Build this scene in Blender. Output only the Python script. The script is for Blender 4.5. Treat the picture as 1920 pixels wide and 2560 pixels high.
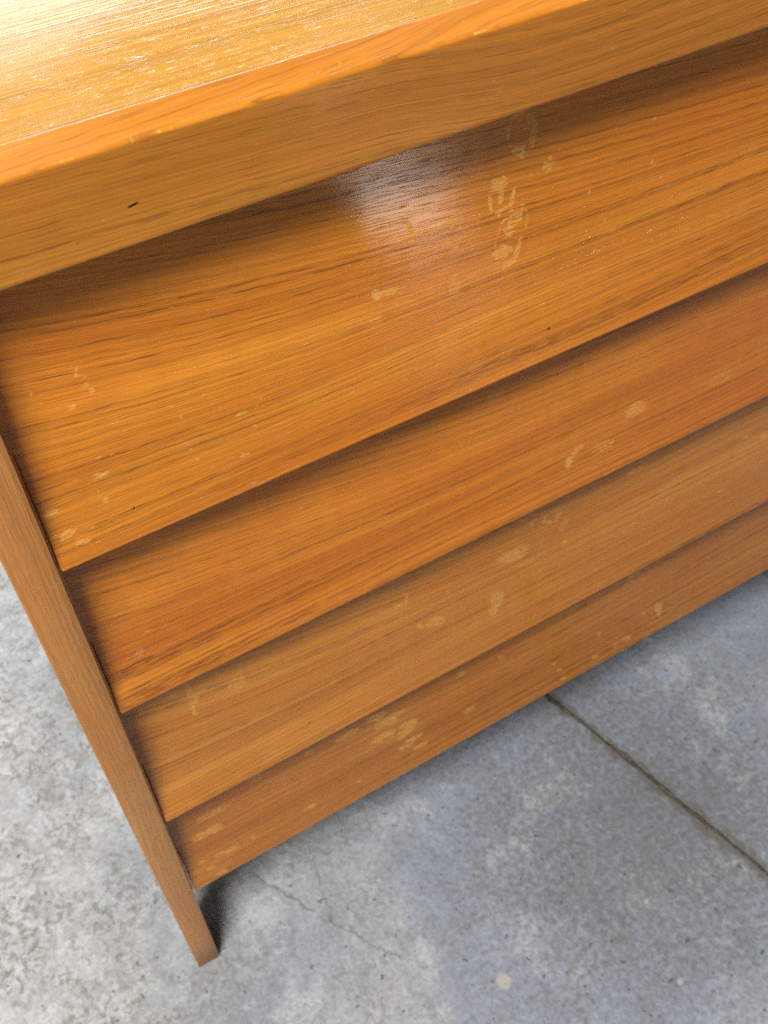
import bpy, bmesh, math, random
import numpy as np
from mathutils import Vector

for o in list(bpy.data.objects):
    bpy.data.objects.remove(o)
scene = bpy.context.scene
col = scene.collection
R = math.radians

# ------------------------------------------------------------------ camera
cam_data = bpy.data.cameras.new('camera')
cam = bpy.data.objects.new('camera', cam_data)
col.objects.link(cam)
cam.location = (-0.01518, -0.33466, 1.08675)
cam.rotation_euler = (0.66385, -0.00282, -0.53719)
cam_data.sensor_fit = 'VERTICAL'
cam_data.sensor_height = 36.0
cam_data.sensor_width = 27.0
cam_data.lens = 2637.7 / 2560 * 36.0
cam_data.clip_start = 0.02
cam_data.clip_end = 60
cam_data.dof.use_dof = True
cam_data.dof.focus_distance = 0.50
cam_data.dof.aperture_fstop = 17.0
scene.camera = cam

# ------------------------------------------------------------------ light
world = bpy.data.worlds.new('World')
scene.world = world
world.use_nodes = True
bg = world.node_tree.nodes['Background']
bg.inputs['Color'].default_value = (0.80, 0.90, 1.0, 1)
bg.inputs['Strength'].default_value = 0.065


def aim(o, target):
    d = Vector(target) - o.location
    o.rotation_euler = d.to_track_quat('-Z', 'Y').to_euler()


def area(name, loc, target, sx, sy, power, color):
    l = bpy.data.lights.new(name, 'AREA')
    l.shape = 'RECTANGLE'
    l.size, l.size_y, l.energy, l.color = sx, sy, power, color
    o = bpy.data.objects.new(name, l)
    col.objects.link(o)
    o.location = loc
    aim(o, target)
    return o


# a roof light high in front and to the left, daylight from a side opening, a window behind the chest
area('roof_light', (-0.78, -0.80, 2.90), (0.2, 0.0, 0.6), 0.75, 0.75, 118, (1.0, 0.965, 0.90))
area('window_light_side', (-2.6, -1.9, 1.7), (0.1, 0.0, 0.4), 1.2, 1.3, 12, (0.90, 0.95, 1.0))
area('window_light_back', (0.80, 3.0, 2.0), (0.15, 0.1, 0.87), 2.1, 1.0, 104, (0.95, 0.98, 1.0))
# unseen light added low at the right for the sheen on the top drawer
area('added_sheen_light', (0.87, -1.17, 0.10), (0.2, 0.0, 0.81), 0.16, 0.12, 0.52, (1.0, 0.88, 0.76))

scene.view_settings.view_transform = 'Standard'
scene.view_settings.look = 'None'
scene.view_settings.gamma = 1.0
scene.view_settings.use_curve_mapping = False
scene.view_settings.exposure = 0.08
cy = scene.cycles
cy.use_denoising = False
cy.use_adaptive_sampling = True
cy.adaptive_threshold = 0.02
cy.adaptive_min_samples = 48
cy.max_bounces = 3
cy.diffuse_bounces = 2
cy.glossy_bounces = 2
cy.caustics_reflective = False
cy.caustics_refractive = False
cy.sample_clamp_indirect = 3.0


# ------------------------------------------------------------------ node helper
class NT:
    def __init__(self, name):
        self.mat = bpy.data.materials.new(name)
        self.mat.use_nodes = True
        self.t = self.mat.node_tree
        self.bsdf = self.t.nodes['Principled BSDF']

    def n(self, kind, **kw):
        nd = self.t.nodes.new(kind)
        for k, v in kw.items():
            setattr(nd, k, v)
        return nd

    def put(self, sock, v):
        if isinstance(v, bpy.types.NodeSocket):
            self.t.links.new(v, sock)
        elif isinstance(v, (tuple, list)) and len(v) == 3 and sock.type == 'RGBA':
            sock.default_value = (*v, 1)
        else:
            sock.default_value = v

    def m(self, op, a, b=0.0, c=None, clamp=False):
        nd = self.n('ShaderNodeMath', operation=op, use_clamp=clamp)
        self.put(nd.inputs[0], a)
        self.put(nd.inputs[1], b)
        if c is not None:
            self.put(nd.inputs[2], c)
        return nd.outputs[0]

    def vec(self, x, y, z):
        nd = self.n('ShaderNodeCombineXYZ')
        if isinstance(z, (int, float)):            # constant seed: shift the 2D pattern instead
            x, z = self.m('ADD', x, z * 7.313), 0.0
        for s, v in zip(nd.inputs, (x, y, z)):
            self.put(s, v)
        return nd.outputs[0]

    def noise(self, v, scale=1.0, detail=2.0, rough=0.5, dist=0.0):
        nd = self.n('ShaderNodeTexNoise', noise_dimensions='2D')
        self.put(nd.inputs['Vector'], v)
        nd.inputs['Scale'].default_value = scale
        nd.inputs['Detail'].default_value = detail
        nd.inputs['Roughness'].default_value = rough
        nd.inputs['Distortion'].default_value = dist
        return nd.outputs[0]

    def ss(self, v, lo, hi, a=0.0, b=1.0):
        nd = self.n('ShaderNodeMapRange', interpolation_type='SMOOTHSTEP')
        self.put(nd.inputs['Value'], v)
        for k, q in (('From Min', lo), ('From Max', hi), ('To Min', a), ('To Max', b)):
            self.put(nd.inputs[k], q)
        return nd.outputs[0]

    def mix(self, f, a, b, mode='MIX'):
        nd = self.n('ShaderNodeMix', data_type='RGBA', blend_type=mode)
        self.put(nd.inputs[0], f)
        self.put(nd.inputs[6], a)
        self.put(nd.inputs[7], b)
        return nd.outputs[2]

    def attr(self, name):
        nd = self.n('ShaderNodeAttribute', attribute_name=name)
        return nd.outputs['Fac']

    def bump(self, h, dist, strength=1.0, normal=None):
        nd = self.n('ShaderNodeBump')
        nd.inputs['Strength'].default_value = strength
        nd.inputs['Distance'].default_value = dist
        self.put(nd.inputs['Height'], h)
        if normal is not None:
            self.put(nd.inputs['Normal'], normal)
        return nd.outputs[0]


# ------------------------------------------------------------------ materials
def wood(name, seed, light, mid, dark, axis='x', tilt=0.0, zb=0.0, h=0.16, rough=0.15,
         line_k=48.0, pore=1.0, line=1.0, relief=0.65, arch=0.0, spec=0.38, fiber=0.16, drift=0.3):
    w = NT(name)
    tc = w.n('ShaderNodeTexCoord').outputs['Object']
    sep = w.n('ShaderNodeSeparateXYZ')
    w.t.links.new(tc, sep.inputs[0])
    x, y, z = sep.outputs
    if axis == 'x':
        u, v = x, z
    elif axis == 'lip':
        u, v = x, w.m('SUBTRACT', z, y)
    elif axis == 'top':
        u, v = x, y
    else:
        u, v = z, w.m('ADD', x, w.m('MULTIPLY', y, 0.35))
    # slant of the growth lines against the board
    if tilt:
        xc = w.m('MINIMUM', u, 0.5)
        para = w.m('MULTIPLY', xc, w.m('SUBTRACT', 1.0, xc))
        g = w.ss(v, zb + 0.15 * h, zb + 0.7 * h)
        v = w.m('ADD', v, w.m('MULTIPLY', w.m('MULTIPLY', para, g), tilt))
    if arch:
        # one flat-sawn arch in the board
        q = w.m('MULTIPLY', w.m('SUBTRACT', u, 0.335), 1.0)
        q2 = w.m('MULTIPLY', w.m('MULTIPLY', q, q), -3.0)
        v = w.m('ADD', v, w.m('MULTIPLY', w.ss(q2, -0.07, 0.0), arch))
    wv = w.vec(w.m('MULTIPLY', u, 2.2), w.m('MULTIPLY', v, 7.0), seed)
    warp = w.m('SUBTRACT', w.noise(wv, 1.0, 1.0), 0.5)
    wv2 = w.vec(w.m('MULTIPLY', u, 95.0), w.m('MULTIPLY', v, 60.0), seed + 3)
    warp2 = w.m('SUBTRACT', w.noise(wv2, 1.0, 0.0), 0.5)
    v2 = w.m('ADD', v, w.m('MULTIPLY', warp, 0.022))
    v2 = w.m('ADD', v2, w.m('MULTIPLY', warp2, 0.0009))

    def field(ku, kv, off, detail=2.0, rgh=0.5):
        return w.noise(w.vec(w.m('MULTIPLY', u, ku), w.m('MULTIPLY', v2, kv), seed + off), 1.0, detail, rgh)

    broad = field(1.6, 22.0, 11.0, 1.0, 0.6)
    figure = field(14.0, 46.0, 17.0, 1.0, 0.6)
    rings = field(0.55, line_k * 2.0, 23.0, 1.0, 0.4)
    fib = field(2.6, 430.0, 29.0, 2.0, 0.65)
    por = field(48.0, 1500.0, 31.0, 0.0, 0.5)
    brk = field(75.0, 1000.0, 41.0, 0.0, 0.6)
    on = field(4.0, 60.0, 43.0, 1.0, 0.5)
    d = w.m('ABSOLUTE', w.m('SUBTRACT', rings, 0.5))
    near = w.ss(d, 0.0, 0.075, 1.0, 0.0)              # broad halo of each growth line
    core = w.m('MULTIPLY', w.m('MULTIPLY', w.ss(d, 0.004, 0.030, 1.0, 0.0), w.ss(brk, 0.42, 0.58)), w.ss(on, 0.30, 0.60, 0.25, 1.0))
    pm = w.ss(por, 0.60, 0.70)
    pm = w.m('MULTIPLY', pm, w.m('ADD', 0.26, w.m('MULTIPLY', near, 0.5)))
    c = w.mix(w.ss(broad, 0.30, 0.70), mid, light)
    c = w.mix(w.ss(figure, 0.35, 0.70, 0.0, 0.30), c, mid)
    hue = w.noise(w.vec(w.m('MULTIPLY', u, 6.0), w.m('MULTIPLY', v, 9.0), seed + 80), 1.0, 1.0, 0.5)
    c = w.mix(w.ss(hue, 0.50, 0.72, 0.0, drift), c, (mid[0] * 1.05, mid[1] * 0.84, mid[2] * 0.7))
    rip = w.noise(w.vec(w.m('MULTIPLY', u, 75.0), w.m('MULTIPLY', v, 12.0), seed + 85), 1.0, 1.0, 0.5)
    c = w.mix(w.ss(rip, 0.45, 0.75, 0.0, 0.16), c, mid)
    c = w.mix(w.m('MULTIPLY', near, 0.13 * line), c, dark)
    c = w.mix(w.m('MULTIPLY', core, 0.55 * line), c, tuple(q * 0.55 for q in dark))
    fm = w.n('ShaderNodeMix', data_type='RGBA', blend_type='MULTIPLY')
    fm.inputs[0].default_value = 1.0
    w.put(fm.inputs[6], c)
    fv = w.ss(fib, 0.25, 0.75, 0.84, 1.12)
    w.put(fm.inputs[7], w.vec(fv, fv, fv))
    c = fm.outputs[2]
    pore_m = w.m('MULTIPLY', pm, 0.48 * pore)
    c = w.mix(pore_m, c, tuple(q * 0.42 for q in dark))
    # worn and flaked varnish, little dents: masks stored on the mesh, ragged edges from noise
    rag = w.noise(w.vec(w.m('MULTIPLY', u, 240.0), w.m('MULTIPLY', v, 520.0), seed + 50), 1.0, 2.0, 0.65)
    rag2 = w.noise(w.vec(w.m('MULTIPLY', u, 75.0), w.m('MULTIPLY', v2, 700.0), seed + 53), 1.0, 1.0, 0.6)
    sa = w.attr('scuff')
    rg = w.m('ADD', w.m('MULTIPLY', w.m('SUBTRACT', rag, 0.5), 1.1), w.m('MULTIPLY', w.m('SUBTRACT', rag2, 0.5), 1.1))
    sc = w.m('ADD', sa, w.m('MULTIPLY', rg, w.ss(sa, 0.0, 0.25)))
    scm = w.ss(sc, 0.34, 0.74)
    c = w.mix(w.m('MULTIPLY', scm, w.ss(rag, 0.25, 0.75, 0.15, 0.60)), c, (0.86, 0.47, 0.115))
    # faint dusty smears and specks everywhere
    sm = w.noise(w.vec(w.m('MULTIPLY', u, 95.0), w.m('MULTIPLY', v, 190.0), seed + 60), 1.0, 2.0, 0.7)
    speck = w.ss(sm, 0.735, 0.80)
    c = w.mix(w.m('MULTIPLY', speck, 0.30), c, (0.80, 0.44, 0.12))
    c = w.mix(w.ss(sm, 0.19, 0.15, 0.0, 0.7), c, (0.05, 0.018, 0.006))
    nk = w.ss(w.m('ADD', w.attr('nick'), w.m('MULTIPLY', w.m('SUBTRACT', rag, 0.5), 0.3)), 0.3, 0.6)
    c = w.mix(nk, c, (0.012, 0.005, 0.003))
    w.put(w.bsdf.inputs['Base Color'], c)
    rr = w.m('ADD', w.ss(hue, 0.3, 0.7, rough - 0.07, rough + 0.09), w.m('MULTIPLY', w.m('MAXIMUM', scm, pore_m), 0.22))
    w.put(w.bsdf.inputs['Roughness'], rr)
    w.bsdf.inputs['Specular IOR Level'].default_value = spec
    vb = w.m('ADD', v, w.m('MULTIPLY', warp, 0.022))
    fb = w.noise(w.vec(w.m('MULTIPLY', u, 9.0), w.m('MULTIPLY', vb, 620.0), seed + 29), 1.0, 1.0, 0.6)
    pb = w.noise(w.vec(w.m('MULTIPLY', u, 42.0), w.m('MULTIPLY', vb, 1300.0), seed + 31), 1.0, 0.0, 0.5)
    hgt = w.m('SUBTRACT', w.m('MULTIPLY', fb, fiber), w.ss(pb, 0.60, 0.72))
    hgt = w.m('SUBTRACT', hgt, w.m('MULTIPLY', w.attr('nick'), 3.0))
    w.put(w.bsdf.inputs['Normal'], w.bump(hgt, 0.00016 * relief, 1.0))
    return w.mat


TEAK = [((0.71, 0.250, 0.020), (0.57, 0.174, 0.012), (0.19, 0.050, 0.007)), ((0.69, 0.226, 0.019), (0.55, 0.158, 0.012), (0.19, 0.049, 0.007)),
        ((0.68, 0.258, 0.034), (0.55, 0.186, 0.021), (0.19, 0.056, 0.009)), ((0.60, 0.220, 0.027), (0.47, 0.154, 0.017), (0.17, 0.050, 0.008))]
ORANGE = TEAK[0]
MARKS = [
    (0,272.1,803.3,1.3,11.0,8.6,-4.0,0.75,1), (0,273.2,809.4,0.6,4.9,6.2,-2.8,0.42,0), (0,278.7,800.7,1.4,5.9,1.4,-0.7,0.9,0), (0,270.3,796.2,4.5,0.0,0.8,-1.8,0.8,0),
    (0,272.6,792.8,-0.3,3.1,1.3,-0.4,0.7,0), (0,259.8,781.2,4.1,1.8,2.5,-3.4,0.8,0), (0,255.2,772.0,-0.8,5.6,1.3,-0.3,0.8,0), (0,261.6,774.3,0.7,4.8,1.7,-0.8,0.75,0),
    (0,268.4,770.6,1.3,5.1,1.1,-0.7,0.9,0), (0,264.2,766.3,5.4,1.0,0.6,-1.1,0.7,0), (0,260.8,763.5,-0.7,3.1,0.8,-0.2,0.6,0), (0,268.7,749.3,6.7,15.5,7.8,-5.7,0.55,1),
    (0,264.1,741.0,5.5,0.4,1.5,-3.4,1.0,0), (0,269.1,755.3,3.7,7.1,3.6,-2.8,0.55,0), (0,273.7,739.9,1.8,7.3,1.2,-0.7,0.8,0), (0,268.2,731.7,5.1,0.9,0.7,-1.4,0.8,0),
    (0,274.4,760.7,0.1,6.5,0.7,-0.3,0.7,0), (0,231.2,767.7,2.2,1.8,1.9,-2.2,0.85,0), (0,235.2,768.8,2.2,3.0,2.6,-2.4,0.55,1), (0,237.3,764.8,2.0,-0.0,0.4,-1.1,0.7,0),
    (0,230.3,758.8,-0.7,3.9,1.1,-0.2,0.7,0), (0,232.7,753.9,3.9,-0.1,0.5,-1.4,0.55,0), (0,209.1,773.8,-0.6,4.2,1.7,-0.3,0.75,0), (0,209.5,769.8,0.0,2.5,2.1,-0.8,0.9,0),
    (0,212.7,771.2,7.4,-5.4,-0.5,-1.0,0.45,0), (0,194.7,743.9,5.4,-0.7,0.4,-2.3,0.95,0), (0,188.4,744.6,3.0,-0.1,0.7,-2.9,0.95,0), (0,201.4,743.7,5.1,-0.3,0.3,-1.3,0.55,0),
    (0,234.3,732.0,1.1,5.8,3.7,-2.1,0.5,0), (0,289.7,781.3,2.3,3.4,3.2,-2.6,0.48,0), (0,359.2,760.6,0.3,1.2,0.7,-0.4,0.9,0), (0,361.8,758.1,1.3,-0.2,0.2,-0.6,0.8,0),
    (0,356.5,785.8,1.3,-0.0,0.5,-0.9,0.8,0), (0,331.4,787.7,1.0,0.8,0.7,-0.6,0.8,0), (0,376.8,758.1,0.7,-0.2,0.1,-0.4,0.9,0), (0,318.1,757.5,0.2,2.3,1.0,-0.5,0.5,0),
    (0,331.1,735.8,0.9,1.4,0.8,-0.6,0.7,0), (0,185.4,731.1,1.0,-0.0,0.1,-0.6,0.9,0), (0,187.4,730.6,0.8,0.1,0.2,-0.6,0.9,0), (0,189.5,730.5,0.8,-0.0,0.2,-0.7,1,0),
    (0,183.4,731.3,0.6,0.3,0.2,-0.4,0.8,0), (0,39.7,766.2,1.2,1.9,0.4,-0.4,0.8,0), (0,39.2,763.2,1.4,-0.0,0.0,-1.0,0.8,0), (0,41.6,761.4,1.2,-1.4,-0.3,-0.4,0.7,0),
    (0,41.7,756.6,1.6,-0.0,0.0,-1.3,0.95,0), (0,43.1,752.7,1.2,0.2,0.2,-1.3,1,0), (0,18.4,762.0,0.4,-1.4,-0.5,-0.2,0.8,0), (0,32.7,747.9,1.6,0.3,0.2,-1.1,1,0),
    (0,42.5,731.1,0.9,-0.0,0.0,-0.7,1,0), (0,75.5,728.2,2.2,-0.3,0.0,-0.8,0.8,0), (0,79.0,719.5,1.5,-0.2,0.0,-0.7,0.8,0), (0,108.6,707.1,2.8,0.2,0.2,-1.2,0.8,0),
    (0,114.0,697.0,1.4,-0.1,0.1,-0.6,0.7,0), (0,106.1,680.8,2.3,0.4,0.3,-1.3,0.9,0), (0,81.7,690.7,1.6,-0.1,0.1,-1.2,0.9,0), (0,79.5,698.4,0.8,-0.4,-0.2,-0.8,0.8,0),
    (0,33.3,705.0,3.4,-0.0,0.1,-1.7,0.8,0), (0,37.3,704.6,2.2,-0.1,0.0,-1.2,0.95,0), (0,32.8,689.7,1.6,0.1,0.1,-1.5,1.1,0), (0,7.5,695.6,3.1,-0.1,-0.0,-2.2,0.85,0),
    (0,5.1,695.9,1.2,-0.1,-0.0,-1.4,0.8,0), (0,10.5,679.1,3.8,0.6,0.2,-2.4,1,0), (0,12.9,679.3,2.5,0.7,0.2,-1.0,0.8,0), (0,16.1,670.7,3.5,-0.7,-0.1,-1.7,0.9,0),
    (0,14.1,671.3,1.0,-0.6,-0.4,-1.4,1,0), (0,22.8,676.8,1.9,0.3,0.1,-0.9,0.7,0), (0,36.4,715.8,1.2,-0.1,0.0,-0.8,0.95,0), (0,43.1,714.5,1.0,-0.0,0.0,-0.7,0.9,0),
    (0,28.0,718.8,0.8,-0.0,0.0,-0.6,0.7,0), (0,31.7,696.6,1.0,-0.3,-0.1,-0.6,0.7,0), (0,39.3,776.0,1.0,-0.2,-0.1,-0.6,0.7,0), (0,4.8,655.7,3.3,-0.4,-0.0,-0.7,0.8,0),
    (1,337.6,537.8,2.5,3.9,2.8,-3.1,0.75,0), (1,343.0,543.5,4.3,3.7,1.5,-2.0,0.7,0), (1,347.7,546.4,1.4,2.2,1.3,-1.4,0.6,0), (1,366.7,536.7,11.1,-0.2,2.5,-5.5,0.45,0),
    (1,394.6,557.7,8.1,2.1,4.0,-6.4,0.58,0), (1,387.9,554.7,4.3,0.5,1.6,-3.0,0.5,0), (1,473.8,547.8,13.1,1.4,3.7,-5.7,0.4,0), (1,420.3,504.3,13.1,1.1,0.6,-1.0,0.9,0),
    (1,374.6,508.2,5.5,0.4,0.5,-1.0,1.0,0), (1,437.6,505.4,9.5,0.8,0.5,-0.9,0.8,0), (1,32.9,563.4,3.1,-0.5,0.0,-1.9,0.5,0), (1,24.8,550.5,2.2,2.6,1.2,-2.4,0.55,0),
    (1,2.5,601.3,1.1,0.2,0.1,-1.0,0.9,0), (2,299.1,475.2,3.9,-0.7,0.5,-1.5,0.8,0), (2,307.2,476.6,6.6,1.8,0.7,-1.5,0.7,0), (2,313.5,475.3,5.9,-1.0,1.2,-3.6,0.5,0),
    (2,324.8,465.7,3.2,4.4,1.0,-1.4,0.8,0), (2,321.7,476.7,5.6,-2.2,0.3,-1.5,0.7,0), (2,335.5,464.4,1.3,5.6,1.1,-1.1,0.75,0), (2,339.3,458.1,5.5,-3.4,0.1,-1.4,0.7,0),
    (2,345.7,468.6,6.6,-0.3,0.8,-1.9,0.75,0), (2,348.8,460.2,3.0,3.0,2.0,-2.9,0.6,0), (2,332.7,471.3,3.1,1.5,0.8,-1.5,0.6,0), (2,358.4,423.2,1.3,2.5,1.6,-2.0,0.6,0),
    (2,354.9,444.4,3.6,7.1,3.1,-3.8,0.42,0), (2,307.8,439.0,13.5,-2.5,2.2,-7.7,0.62,0), (2,316.1,441.8,6.3,0.6,2.4,-5.8,0.62,0), (2,321.9,421.6,9.4,0.8,1.3,-3.3,0.45,0),
    (2,294.9,394.1,2.8,9.5,6.5,-7.4,0.6,0), (2,292.0,381.6,5.5,-1.2,1.0,-4.0,0.6,0), (2,224.9,411.1,2.8,-2.1,-0.1,-4.0,0.8,0), (2,238.2,406.4,8.8,-1.8,1.5,-7.1,0.6,0),
    (2,213.8,450.7,1.0,6.3,1.7,-1.6,0.65,0), (2,207.9,448.0,3.4,0.3,0.6,-2.1,0.6,0), (2,421.1,468.0,6.9,0.1,1.3,-2.6,0.9,0), (2,413.9,468.0,2.8,0.0,0.8,-1.6,0.9,0),
    (2,427.4,480.3,2.9,-0.4,0.7,-1.6,0.8,0), (2,437.7,474.1,2.2,-0.8,0.5,-1.5,0.7,0), (2,542.1,440.6,3.0,-0.5,1.1,-2.1,0.8,0), (2,565.1,429.8,3.5,0.3,1.4,-2.1,0.9,0),
    (2,526.3,385.0,3.1,-0.6,0.9,-1.8,0.7,0), (2,451.7,365.6,2.5,1.1,0.9,-1.4,0.6,0), (2,390.3,303.5,2.5,-0.7,0.7,-2.0,0.5,0), (2,47.2,465.1,-0.4,-13.6,-1.8,0.7,0.7,0),
    (2,49.9,457.0,3.3,6.9,1.7,-2.8,0.7,0), (2,46.3,448.5,0.6,-8.5,-1.4,0.1,0.85,0), (2,47.0,441.4,1.7,-2.9,-0.8,-1.6,0.9,0), (2,54.2,462.0,6.1,-1.3,0.1,-2.5,0.55,0),
    (2,35.7,473.6,4.7,-1.0,0.1,-5.4,0.45,0), (2,80.8,452.6,4.4,6.3,3.0,-6.2,0.55,0), (2,74.8,453.2,2.7,3.7,0.7,-1.4,0.6,0), (3,502.3,222.5,2.1,4.7,4.7,-5.8,0.8,0),
    (3,504.2,214.1,-0.1,6.3,3.0,-2.6,0.9,0), (3,482.0,227.5,3.3,-0.8,1.1,-3.1,0.6,0), (3,460.8,297.2,5.2,5.8,7.8,-11.3,0.4,0), (3,464.1,200.7,6.9,-0.9,1.7,-4.5,0.6,0),
    (3,451.2,200.8,0.3,9.0,2.8,-2.5,0.45,0), (3,426.4,199.7,4.1,-0.5,0.8,-2.2,0.9,0), (3,383.8,209.2,3.4,-0.9,1.0,-3.4,0.8,0), (3,428.0,233.3,2.8,1.2,2.0,-3.9,0.55,0),
    (3,315.1,279.6,3.3,-0.9,0.9,-3.7,0.6,0), (3,273.7,287.5,4.5,0.3,1.5,-4.9,0.55,0), (3,599.1,198.0,2.6,1.0,3.6,-5.5,0.4,0), (3,376.0,224.8,2.8,0.1,0.8,-2.2,0.6,0),
    (3,388.8,193.5,4.0,-0.5,0.7,-2.2,0.7,0), (3,199.1,276.3,10.5,-2.3,1.1,-6.4,0.75,0), (3,188.5,291.1,8.2,-1.7,0.9,-5.5,0.7,0), (3,219.0,255.3,9.8,-1.2,1.2,-5.7,0.7,0),
    (3,216.3,246.4,8.2,0.4,1.2,-4.9,0.8,0), (3,222.6,229.7,9.4,-0.3,0.8,-3.7,0.85,0), (3,229.1,212.8,7.4,-0.3,0.8,-3.3,0.9,0), (3,214.0,224.0,7.8,-1.0,0.6,-2.9,0.9,0),
    (3,210.1,240.6,4.3,-0.5,0.7,-3.7,0.7,0), (3,198.1,257.5,7.7,-1.7,0.8,-4.8,0.75,0), (3,188.8,256.7,8.3,-1.0,0.6,-3.2,0.75,0), (3,281.5,226.8,7.0,1.5,1.4,-4.2,0.55,0),
    (3,182.9,310.5,11.9,-1.3,1.2,-6.2,0.4,0), (3,208.4,281.0,8.3,-1.0,0.8,-4.0,0.55,0), (3,189.9,275.1,4.1,-0.5,0.7,-3.6,0.7,0), (3,164.3,288.9,7.4,-0.1,0.9,-4.7,0.85,0),
    (3,154.4,287.9,5.0,-0.1,0.7,-3.9,0.8,0), (3,78.4,297.6,7.7,-1.7,0.4,-6.4,0.45,0), (3,58.3,298.8,7.2,-1.6,0.2,-4.5,0.35,0), (3,43.0,279.7,9.0,-1.1,0.2,-4.5,0.6,0),
    (3,31.1,280.5,8.2,-1.0,0.2,-4.5,0.6,0), (3,34.8,256.5,7.3,-1.0,0.2,-5.4,0.85,0), (3,22.7,257.4,6.9,-0.9,0.2,-5.7,0.85,0), (3,41.7,214.7,6.8,-1.0,0.1,-3.1,0.75,0),
    (3,31.6,217.3,4.5,-0.7,0.1,-3.1,0.75,0), (3,21.4,203.7,4.1,-0.6,0.1,-3.1,0.7,0), (3,16.2,219.6,3.3,-0.5,0.1,-3.1,0.7,0), (3,29.3,189.8,5.0,-0.8,0.1,-2.7,0.65,0),
    (3,24.2,191.2,4.2,-0.6,0.1,-2.3,0.6,0), (3,14.2,184.7,6.8,-0.6,0.1,-2.9,0.8,0), (3,118.7,213.1,4.9,-0.7,0.4,-3.6,0.8,0), (3,112.0,213.7,2.4,-0.3,0.2,-2.0,0.6,0),
    (3,164.6,210.9,2.5,-0.3,0.4,-2.8,0.7,0), (3,191.1,292.5,7.7,-0.9,0.9,-4.8,0.6,0), (3,189.1,256.5,5.6,0.3,1.3,-5.7,0.65,0), (3,62.4,215.5,1.9,-0.6,0.1,-3.1,0.8,0),
    (3,125.8,293.0,3.7,0.2,0.7,-3.9,0.5,0), (3,140.1,309.2,5.5,0.4,0.9,-4.6,0.35,0), (3,46.3,216.0,2.6,0.1,0.2,-2.3,0.6,0),
]

# ------------------------------------------------------------------ floor (the setting)
JX, JY = 0.4492, 0.0687                       # a point on the joint between the slabs
JD = Vector((0.2496, -0.9683))                # its direction


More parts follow.
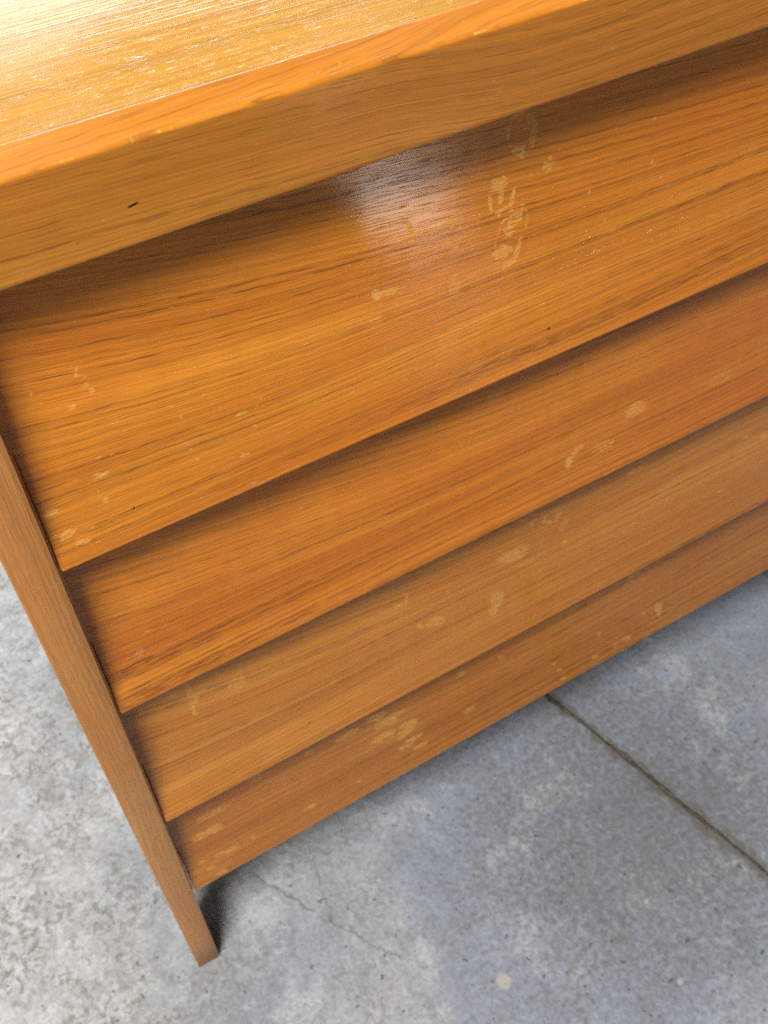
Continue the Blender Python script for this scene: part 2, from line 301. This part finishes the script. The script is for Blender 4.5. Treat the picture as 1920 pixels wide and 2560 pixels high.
def concrete(name):
    w = NT(name)
    tc = w.n('ShaderNodeTexCoord').outputs['Object']
    sep = w.n('ShaderNodeSeparateXYZ')
    w.t.links.new(tc, sep.inputs[0])
    x, y, z = sep.outputs
    P = w.vec(x, y, 0.37)
    cloud = w.noise(P, 5.0, 3.0, 0.6, 0.4)
    patch = w.noise(w.vec(x, y, 2.1), 42.0, 4.0, 0.64, 0.5)
    mott = w.noise(w.vec(x, y, 4.7), 125.0, 4.0, 0.70, 0.3)
    fine = w.noise(w.vec(x, y, 6.3), 210.0, 3.0, 0.70)
    pits = w.noise(w.vec(x, y, 8.9), 105.0, 2.0, 0.55)
    fleck = w.noise(w.vec(x, y, 11.9), 150.0, 4.0, 0.6)
    # weathered crust on the left, smoother trowelled and dirtier surface to the right
    old = w.ss(w.m('ADD', w.m('MULTIPLY', x, -1.0), w.m('MULTIPLY', w.m('SUBTRACT', cloud, 0.5), 0.5)), -0.28, 0.18)
    blue, grey, pale = (0.238, 0.275, 0.345), (0.215, 0.235, 0.275), (0.42, 0.43, 0.43)
    clus = w.noise(w.vec(x, y, 14.4), 15.0, 3.0, 0.6, 0.6)
    smooth = w.mix(w.ss(w.m('ADD', w.m('MULTIPLY', patch, 0.45), w.m('MULTIPLY', clus, 0.55)), 0.38, 0.64), blue, grey)
    smooth = w.mix(w.ss(cloud, 0.45, 0.85, 0.0, 0.55), smooth, (0.335, 0.37, 0.42))
    crust = w.mix(w.ss(patch, 0.36, 0.60), pale, (0.335, 0.34, 0.338))
    c = w.mix(old, smooth, crust)
    worn = w.noise(w.vec(x, y, 21.7), 9.0, 5.0, 0.70, 0.15)
    c = w.mix(w.ss(worn, 0.52, 0.70, 0.0, 0.55), c, (0.48, 0.50, 0.51))
    c = w.mix(w.ss(worn, 0.42, 0.26, 0.0, 0.40), c, (0.20, 0.195, 0.18))
    mk = w.m('MULTIPLY', w.ss(mott, 0.47, 0.60), w.ss(clus, 0.36, 0.62))
    mk = w.m('MULTIPLY', mk, w.m('ADD', 0.16, w.m('MULTIPLY', old, 0.52)))
    c = w.mix(mk, c, (0.140, 0.128, 0.105))
    # dirty patch towards the joint, with a broad soft shadow painted into its colour
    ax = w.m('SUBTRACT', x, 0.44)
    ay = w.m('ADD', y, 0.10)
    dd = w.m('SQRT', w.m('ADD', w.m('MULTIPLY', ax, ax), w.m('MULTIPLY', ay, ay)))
    dirt_shade = w.m('ADD', w.ss(dd, 0.0, 0.34, 0.66, 0.0), w.m('MULTIPLY', w.m('SUBTRACT', mott, 0.5), 1.3))
    c = w.mix(w.ss(dirt_shade, 0.10, 0.75, 0.0, 0.72), c, (0.122, 0.122, 0.130))
    fv = w.ss(fine, 0.2, 0.8, 0.80, 1.20)
    c = w.mix(1.0, c, w.vec(fv, fv, fv), 'MULTIPLY')
    pm = w.ss(pits, 0.735, 0.79)
    c = w.mix(w.m('MULTIPLY', pm, 0.70), c, (0.075, 0.068, 0.058))
    fl = w.ss(fleck, 0.72, 0.80)
    c = w.mix(w.m('MULTIPLY', fl, 0.45), c, (0.66, 0.64, 0.60))
    # joint grime: distance to the joint line
    wob = w.m('MULTIPLY', w.m('SUBTRACT', w.noise(w.vec(x, y, 3.3), 45.0, 4.0, 0.6), 0.5), 0.028)
    jd = w.m('ADD', w.m('MULTIPLY', w.m('SUBTRACT', x, JX), 0.9683), w.m('MULTIPLY', w.m('SUBTRACT', y, JY), 0.2496))
    jd = w.m('ABSOLUTE', w.m('ADD', w.m('ADD', jd, 0.002), wob))
    c = w.mix(w.ss(jd, 0.0035, w.m('ADD', 0.0085, w.m('MULTIPLY', w.m('MAXIMUM', w.m('MULTIPLY', y, -1.0), 0.0), 0.030)), 0.75, 0.0), c, (0.105, 0.092, 0.070))
    # hairline cracks: distance to segments
    wob2 = w.m('MULTIPLY', w.m('SUBTRACT', w.noise(w.vec(x, y, 9.3), 70.0, 4.0, 0.65), 0.5), 0.011)
    cm = None
    for (x0, y0, x1, y1, wd) in CRACKS:
        L = math.hypot(x1 - x0, y1 - y0)
        dx, dy = (x1 - x0) / L, (y1 - y0) / L
        rx, ry = w.m('SUBTRACT', x, x0), w.m('SUBTRACT', y, y0)
        t = w.m('ADD', w.m('MULTIPLY', rx, dx), w.m('MULTIPLY', ry, dy))
        s = w.m('ADD', w.m('MULTIPLY', rx, -dy), w.m('MULTIPLY', ry, dx))
        s = w.m('ABSOLUTE', w.m('ADD', s, wob2))
        m = w.ss(s, wd * 0.4, wd, 1.0, 0.0)
        m = w.m('MULTIPLY', m, w.m('MULTIPLY', w.ss(t, 0.0, 0.01), w.ss(t, L - 0.01, L, 1.0, 0.0)))
        cm = m if cm is None else w.m('MAXIMUM', cm, m)
    for (x0, y0, r) in DARK_SPOTS:
        rx, ry = w.m('SUBTRACT', x, x0), w.m('SUBTRACT', y, y0)
        q = w.m('SQRT', w.m('ADD', w.m('MULTIPLY', rx, rx), w.m('MULTIPLY', ry, ry)))
        cm = w.m('MAXIMUM', cm, w.ss(w.m('ADD', q, wob2), r * 0.6, r, 1.0, 0.0))
    c = w.mix(w.m('MULTIPLY', cm, 0.46), c, (0.060, 0.052, 0.042))
    for (x0, y0, r) in DROPS:                       # dried drops of filler
        rx, ry = w.m('SUBTRACT', x, x0), w.m('SUBTRACT', y, y0)
        q = w.m('SQRT', w.m('ADD', w.m('MULTIPLY', rx, rx), w.m('MULTIPLY', ry, ry)))
        c = w.mix(w.ss(w.m('ADD', q, wob2), r * 0.5, r, 0.55, 0.0), c, (0.52, 0.49, 0.44))
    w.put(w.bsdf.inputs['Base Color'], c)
    w.put(w.bsdf.inputs['Roughness'], w.ss(patch, 0.3, 0.7, 0.50, 0.72))
    hg = w.m('SUBTRACT', w.m('MULTIPLY', mott, 0.9), w.m('MULTIPLY', pm, 1.2))
    w.put(w.bsdf.inputs['Normal'], w.bump(hg, 0.0012, 0.8))
    return w.mat


CRACKS = [(0.062, 0.0595, 0.1027, -0.0162, 0.0016), (0.1027, -0.0162, 0.156, -0.099, 0.0012),
          (0.129, 0.060, 0.1107, -0.020, 0.0009)]
DARK_SPOTS = [(0.1107, -0.0235, 0.0045), (0.785, 0.064, 0.008)]  # pit beside the crack; dark spot under the right end of the chest
DROPS = [(0.227, -0.162, 0.0095), (0.374, -0.250, 0.004)]


def dirt_mat():
    w = NT('joint_dirt')
    tc = w.n('ShaderNodeTexCoord').outputs['Object']
    n = w.noise(tc, 120.0, 5.0, 0.7)
    w.put(w.bsdf.inputs['Base Color'], w.mix(w.ss(n, 0.3, 0.7), (0.045, 0.038, 0.030), (0.16, 0.135, 0.10)))
    w.bsdf.inputs['Roughness'].default_value = 0.9
    w.put(w.bsdf.inputs['Normal'], w.bump(n, 0.003, 1.0))
    return w.mat


def link(name, mesh, mat, parent=None):
    o = bpy.data.objects.new(name, mesh)
    col.objects.link(o)
    if mat:
        mesh.materials.append(mat)
    if parent:
        o.parent = parent
    return o


rng = random.Random(4)
me = bpy.data.meshes.new('floor')
S = 5.0
me.from_pydata([(-S, -S, -0.005), (S, -S, -0.005), (S, S, -0.005), (-S, S, -0.005)], [], [(0, 1, 2, 3)])
floor = link('floor', me, dirt_mat())
floor['kind'] = 'structure'
floor['label'] = 'blue grey concrete floor with a dirty joint and fine cracks'
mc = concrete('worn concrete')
ts = [-5.0, -2.5, -1.0] + [-0.6 + 0.006 * i for i in range(220)] + [1.2, 2.5, 5.0]
for side in (-1, 1):
    edge = []
    off = 0.0
    for t in ts:
        off = 0.7 * off + rng.uniform(-0.0007, 0.0007)
        if rng.random() < 0.12:
            off += rng.uniform(0.0, 0.0035)
        b = Vector((JX, JY)) + JD * t
        nrm = Vector((0.9683, 0.2496)) * side
        edge.append(b + nrm * (0.0014 + max(-0.0010, off)))
    far = [Vector((JX, JY)) + JD * ts[i] + Vector((0.9683, 0.2496)) * side * 4.5 for i in (-1, 0)]
    bm = bmesh.new()
    nrm = Vector((0.9683, 0.2496)) * side
    v_lo = [bm.verts.new((p.x, p.y, -0.0048)) for p in edge]
    v_md = [bm.verts.new((p.x, p.y, -0.0012)) for p in edge]
    v_hi = [bm.verts.new((p.x + nrm.x * 0.0012, p.y + nrm.y * 0.0012, 0.0)) for p in edge]
    for a, b in ((v_lo, v_md), (v_md, v_hi)):
        for i in range(len(edge) - 1):
            bm.faces.new((a[i], a[i + 1], b[i + 1], b[i]))
    fv = [bm.verts.new((p.x, p.y, 0.0)) for p in far]
    bm.faces.new(v_hi + fv)
    bmesh.ops.recalc_face_normals(bm, faces=bm.faces)
    me = bpy.data.meshes.new('slab')
    bm.to_mesh(me)
    bm.free()
    if me.polygons[-1].normal.z < 0:
        me.flip_normals()
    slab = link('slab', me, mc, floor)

# ------------------------------------------------------------------ chest of drawers
chest = bpy.data.objects.new('chest_of_drawers', None)
col.objects.link(chest)
chest['label'] = 'varnished orange teak chest of drawers with louvred fronts on grey concrete'
chest['category'] = 'chest of drawers'

W_IN, DEPTH, W_LEG = 0.90, 0.43, 0.022
ZB = [0.6571, 0.5066, 0.3351, 0.1838]          # lower edges of the four drawers
Z_TOP, T_TOP = 0.8282, 0.0466
REC = 0.018


def sweep(name, prof, xs, mat, parent, inset=0.0008, label=None, masks=None):
    """Closed solid: profile [(y, z)] swept along x over the columns xs, ends slightly eased."""
    prof = np.array(prof)
    n, m = len(prof), len(xs)
    cen = prof.mean(axis=0)
    cols = []
    for j, x in enumerate(xs):
        p = prof.copy()
        if j in (0, m - 1) and inset:
            dlt = cen - p
            p = p + np.clip(dlt, -inset, inset)
        cols.append(np.column_stack([np.full(n, x), p[:, 0], p[:, 1]]))
    V = np.concatenate(cols)
    i = np.arange(n)
    i2 = (i + 1) % n
    J = np.arange(m - 1)[:, None] * n
    quads = np.stack([J + i, J + n + i, J + n + i2, J + i2], axis=-1).reshape(-1, 4)
    nq = len(quads)
    me = bpy.data.meshes.new(name)
    me.vertices.add(len(V))
    me.vertices.foreach_set('co', V.astype(np.float32).ravel())
    caps = [np.arange(n)[::1], (m - 1) * n + np.arange(n)[::-1]]
    loops = np.concatenate([quads.ravel()] + caps).astype(np.int32)
    starts = np.concatenate([np.arange(nq) * 4, [nq * 4, nq * 4 + n]]).astype(np.int32)
    me.loops.add(len(loops))
    me.loops.foreach_set('vertex_index', loops)
    me.polygons.add(nq + 2)
    me.polygons.foreach_set('loop_start', starts)
    me.update(calc_edges=True)
    me.validate()
    bm = bmesh.new()
    bm.from_mesh(me)
    bmesh.ops.recalc_face_normals(bm, faces=bm.faces)
    bm.to_mesh(me)
    bm.free()
    me.shade_smooth()
    me.set_sharp_from_angle(angle=R(40))
    if masks:
        for an, fn in masks.items():
            a = me.attributes.new(an, 'FLOAT', 'POINT')
            a.data.foreach_set('value', fn(V).astype(np.float32))
    o = link(name, me, mat, parent)
    if label:
        o['label'] = label
    return o


def ellipses(V, ms):
    """Soft mask (1 inside, falling to 0) of ellipses given in millimetres on the x-z board."""
    X, Z = V[:, 0] * 1000, V[:, 2] * 1000
    out = np.zeros(len(V))
    for (cx, cz, ax, az, bx, bz, s, kind) in ms:
        r = max(abs(ax), abs(bx), 1) * 2.2 + 3
        k = np.nonzero((abs(X - cx) < r) & (abs(Z - cz) < max(abs(az), abs(bz), 1) * 2.2 + 3))[0]
        if not len(k):
            continue
        A = np.linalg.inv(np.array([[ax, bx], [az, bz]]) + np.eye(2) * 1e-6)
        dx, dz = X[k] - cx, Z[k] - cz
        d = np.hypot(A[0, 0] * dx + A[0, 1] * dz, A[1, 0] * dx + A[1, 1] * dz)
        if kind == 0:
            q = np.clip((1.35 - d) / 0.6, 0, 1)
        else:
            q = np.clip(1 - abs(d - 0.95) / 0.16, 0, 1)
        out[k] = np.maximum(out[k], q * s)
    return out


def streaks(X, seed, cover):
    """Random worn stretches along an edge: 0.75 inside a stretch, 0 outside, soft ends."""
    rg = np.random.default_rng(seed)
    out = np.zeros(len(X))
    x = -0.04
    while x < 0.95:
        ln = rg.uniform(0.004, 0.030)
        out = np.maximum(out, rg.uniform(0.45, 0.85) * np.clip(1.5 - abs(X - x) / (ln / 2), 0, 1).clip(0, 1))
        x += ln / cover * rg.uniform(0.5, 1.5)
    return out


NICKS = {0: [(297.4, 678.8, 0.9, 0.2, -0.2, 0.9, .7, 0), (44.6, 677.6, 0.9, 0.2, -0.2, 0.9, .6, 0)],
         1: [], 2: [(124.9, 363.8, 1.0, 0.2, -0.2, 1.0, .7, 0)], 3: []}

xs_d = np.concatenate([[0.0012, 0.0020], np.arange(0.003, 0.66, 0.0011), np.linspace(0.662, W_IN - 0.002, 12), [W_IN - 0.0012]])
tops = [Z_TOP] + ZB[:3]
for k in range(4):
    zb, zt = ZB[k], tops[k] - 0.0015
    h = zt - zb
    f = []
    t = np.linspace(0, 1, int(h / 0.0011))
    fy = 0.0015 + REC * (0.65 * t + 0.35 * (1 - (1 - t) ** 2.5))
    fz = zb + 0.0012 + (h - 0.0012) * t
    prof = [(0.0200, zb), (0.0030, zb), (0.0021, zb + 0.00015), (0.0017, zb + 0.0006)]
    prof += list(zip(fy, fz)) + [(0.0350, zt), (0.0350, zb + 0.02), (0.0200, zb + 0.02)]
    ms = [q[1:7] + (q[7] * 1.1, q[8]) for q in MARKS if q[0] == k]
    mat = wood('teak drawer %d' % (k + 1), 7.3 * k + 1.7, *TEAK[k], tilt=(0.22, 0.20, 0.20, 0.03)[k], zb=zb, h=h)
    xs_k = xs_d.copy()
    xs_k[:2] += (0.0004, 0.0005, 0.0008, 0.0009)[k]
    root = bpy.data.objects.new('drawer', None)
    col.objects.link(root)
    root.parent = chest
    root['label'] = ('top drawer with flaked varnish marks', 'second drawer from the top', 'third drawer from the top with pale smears',
                     'bottom drawer with many pale scuffs')[k]
    sweep('drawer_front', prof, xs_k, mat, root, inset=0.0007,
          masks={'scuff': lambda V, ms=ms, zb=zb, k=k: np.maximum(ellipses(V, ms), streaks(V[:, 0], 11 + k, 0.16) * (V[:, 2] < zb + 0.0022) * (V[:, 1] < 0.01)), 'nick': lambda V, k=k: ellipses(V, NICKS[k])})


def box(name, x0, x1, y0, y1, z0, z1, mat, parent, bev=0.0012):
    bm = bmesh.new()
    bmesh.ops.create_cube(bm, size=1.0)
    for v in bm.verts:
        v.co = Vector(((x0 + x1) / 2 + v.co.x * (x1 - x0), (y0 + y1) / 2 + v.co.y * (y1 - y0), (z0 + z1) / 2 + v.co.z * (z1 - z0)))
    if bev:
        bmesh.ops.bevel(bm, geom=bm.edges[:], offset=bev, segments=3, affect='EDGES', profile=0.6)
    me = bpy.data.meshes.new(name)
    bm.to_mesh(me)
    bm.free()
    me.shade_smooth()
    me.set_sharp_from_angle(angle=R(35))
    return link(name, me, mat, parent)


inner = wood('plain drawer wood', 91.0, (0.50, 0.33, 0.17), (0.42, 0.26, 0.12), (0.22, 0.12, 0.05), rough=0.5)
drawers = [o for o in chest.children if o.name.startswith('drawer')]
for k, d in enumerate(drawers):
    zb, zt = ZB[k], tops[k]
    box('drawer_side', 0.007, 0.018, 0.0352, DEPTH - 0.03, zb + 0.022, zt - 0.02, inner, d, 0.0005)
    box('drawer_side', W_IN - 0.018, W_IN - 0.007, 0.0352, DEPTH - 0.03, zb + 0.022, zt - 0.02, inner, d, 0.0005)
    box('drawer_back', 0.0182, W_IN - 0.0182, DEPTH - 0.042, DEPTH - 0.030, zb + 0.022, zt - 0.02, inner, d, 0.0005)
    box('drawer_bottom', 0.0182, W_IN - 0.0182, 0.0352, DEPTH - 0.0422, zb + 0.028, zb + 0.034, inner, d, 0.0)

# legs run up the full height as stiles, side panels sit between them
legm = wood('teak leg', 55.0, (0.64, 0.298, 0.086), (0.56, 0.234, 0.060), (0.32, 0.115, 0.028), axis='z', line_k=90.0, pore=0.45, line=0.45, rough=0.42, relief=0.6)
panm = wood('teak side panel', 63.0, *ORANGE, axis='z')


def leg(x0, x1, y0, y1, ty, front):
    """Stile from floor to top, tapering in depth towards the foot."""
    zs = np.concatenate([[0.0, 0.0012, 0.06], np.linspace(0.10, Z_TOP - 0.0012, 60), [Z_TOP - 0.0004]])
    bm = bmesh.new()
    rings = []
    b = 0.0010
    for i, z in enumerate(zs):
        t = max(0.0, 1 - z / 0.18)
        a0, a1 = (y0, y1 - ty * t) if front else (y0 + ty * t, y1)
        e = 0.0008 if i in (0, len(zs) - 1) else 0.0
        X0, X1, Y0, Y1 = x0 + e, x1 - e, a0 + e, a1 - e
        pts = [(X0 + b, Y0), (X1 - b, Y0), (X1 - 0.3 * b, Y0 + 0.3 * b), (X1, Y0 + b), (X1, Y1 - b), (X1 - b, Y1), (X0 + b, Y1), (X0, Y1 - b), (X0, Y0 + b), (X0 + 0.3 * b, Y0 + 0.3 * b)]
        rings.append([bm.verts.new((px, py, z)) for px, py in pts])
    n = len(rings[0])
    for r0, r1 in zip(rings, rings[1:]):
        for i in range(n):
            bm.faces.new((r0[i], r0[(i + 1) % n], r1[(i + 1) % n], r1[i]))
    bm.faces.new(rings[0][::-1])
    bm.faces.new(rings[-1])
    me = bpy.data.meshes.new('leg')
    bm.to_mesh(me)
    bm.free()
    me.shade_smooth()
    me.set_sharp_from_angle(angle=R(40))
    return link('leg', me, legm, chest)


for s in (0, 1):
    x0, x1 = ((-W_LEG, 0.0), (W_IN, W_IN + W_LEG))[s]
    leg(x0, x1, 0.0, 0.048, 0.014, True)
    leg(x0, x1, DEPTH - 0.048, DEPTH, 0.014, False)
    box('side_panel', x0 + (0.003, -0.0055)[s], x1 + (0.0055, -0.003)[s], 0.0482, DEPTH - 0.0482, 0.19, Z_TOP - 0.001, panm, chest, 0.0006)
box('back_panel', 0.0005, W_IN - 0.0005, DEPTH - 0.014, DEPTH - 0.006, 0.19, Z_TOP - 0.001, inner, chest, 0.0)

for x0, x1 in ((0.0002, 0.0013), (W_IN - 0.0010, W_IN - 0.0002)):
    box('filler_strip', x0, x1, 0.005, 0.0480, 0.1845, Z_TOP - 0.002, panm, chest, 0.0)

# top board: veneered panel with a solid lipping along the front
topm = wood('teak top veneer', 33.0, (0.50, 0.258, 0.044), (0.42, 0.195, 0.027), (0.22, 0.085, 0.014), axis='top', line_k=60.0, rough=0.19, fiber=0.5, relief=0.9, pore=0.9, line=0.5)
lipm = wood('teak lipping', 44.0, (0.58, 0.226, 0.027), (0.47, 0.164, 0.017), (0.17, 0.052, 0.009), line_k=80.0, rough=0.30, spec=0.3, relief=0.13, fiber=0.1, pore=0.9, line=0.5, arch=0.010, axis='lip', drift=0.15)
z1 = Z_TOP + T_TOP
top = bpy.data.objects.new('top', None)
col.objects.link(top)
top.parent = chest
X0, X1 = -W_LEG - 0.012, W_IN + W_LEG + 0.012
box('top_panel', X0, X1, 0.0166, DEPTH + 0.01, Z_TOP, z1, topm, top, 0.0007)
prof = [(0.0163, Z_TOP + 0.0003), (0.0010, Z_TOP + 0.0003), (0.0003, Z_TOP + 0.0006), (0.0, Z_TOP + 0.0014)]
prof += [(0.0, z) for z in np.concatenate([np.arange(Z_TOP + 0.003, 0.8435, 0.0011), np.arange(0.8435, 0.8490, 0.0003), np.arange(0.8490, z1 - 0.0046, 0.0011)])]
rad = 0.0020
for i in range(0, 9):
    a = R(10 * i)
    prof.append((rad - rad * math.cos(a), z1 - 0.0026 - rad + rad * math.sin(a)))
prof += [(0.0030, z1 - 0.0024), (0.0055, z1 - 0.0019), (0.0085, z1 - 0.00125), (0.0115, z1 - 0.0006), (0.0145, z1 - 0.0001), (0.0156, z1 + 0.0002), (0.0160, z1 + 0.0001), (0.0163, z1 - 0.0006)]
xs_l = np.concatenate([[X0, X0 + 0.001], np.arange(X0 + 0.002, 0.070, 0.0012), np.arange(0.0705, 0.081, 0.0004), np.arange(0.0815, 0.5, 0.0012), np.linspace(0.505, X1 - 0.001, 10), [X1]])
sweep('edge_lip', prof, xs_l, lipm, top, masks={
    'nick': lambda V: ellipses(V, [(75.6, 846.1, 2.2, 0.45, -0.15, 0.45, 1.2, 0), (52.0, 838.0, .8, .1, -.1, .6, .6, 0)]) * (V[:, 1] < 0.002),
    'scuff': lambda V: 0.35 * streaks(V[:, 0], 5, 0.5) * np.exp(-(((V[:, 1] - 0.0006) / 0.0008) ** 2 + ((V[:, 2] - (z1 - 0.0032)) / 0.0010) ** 2))})
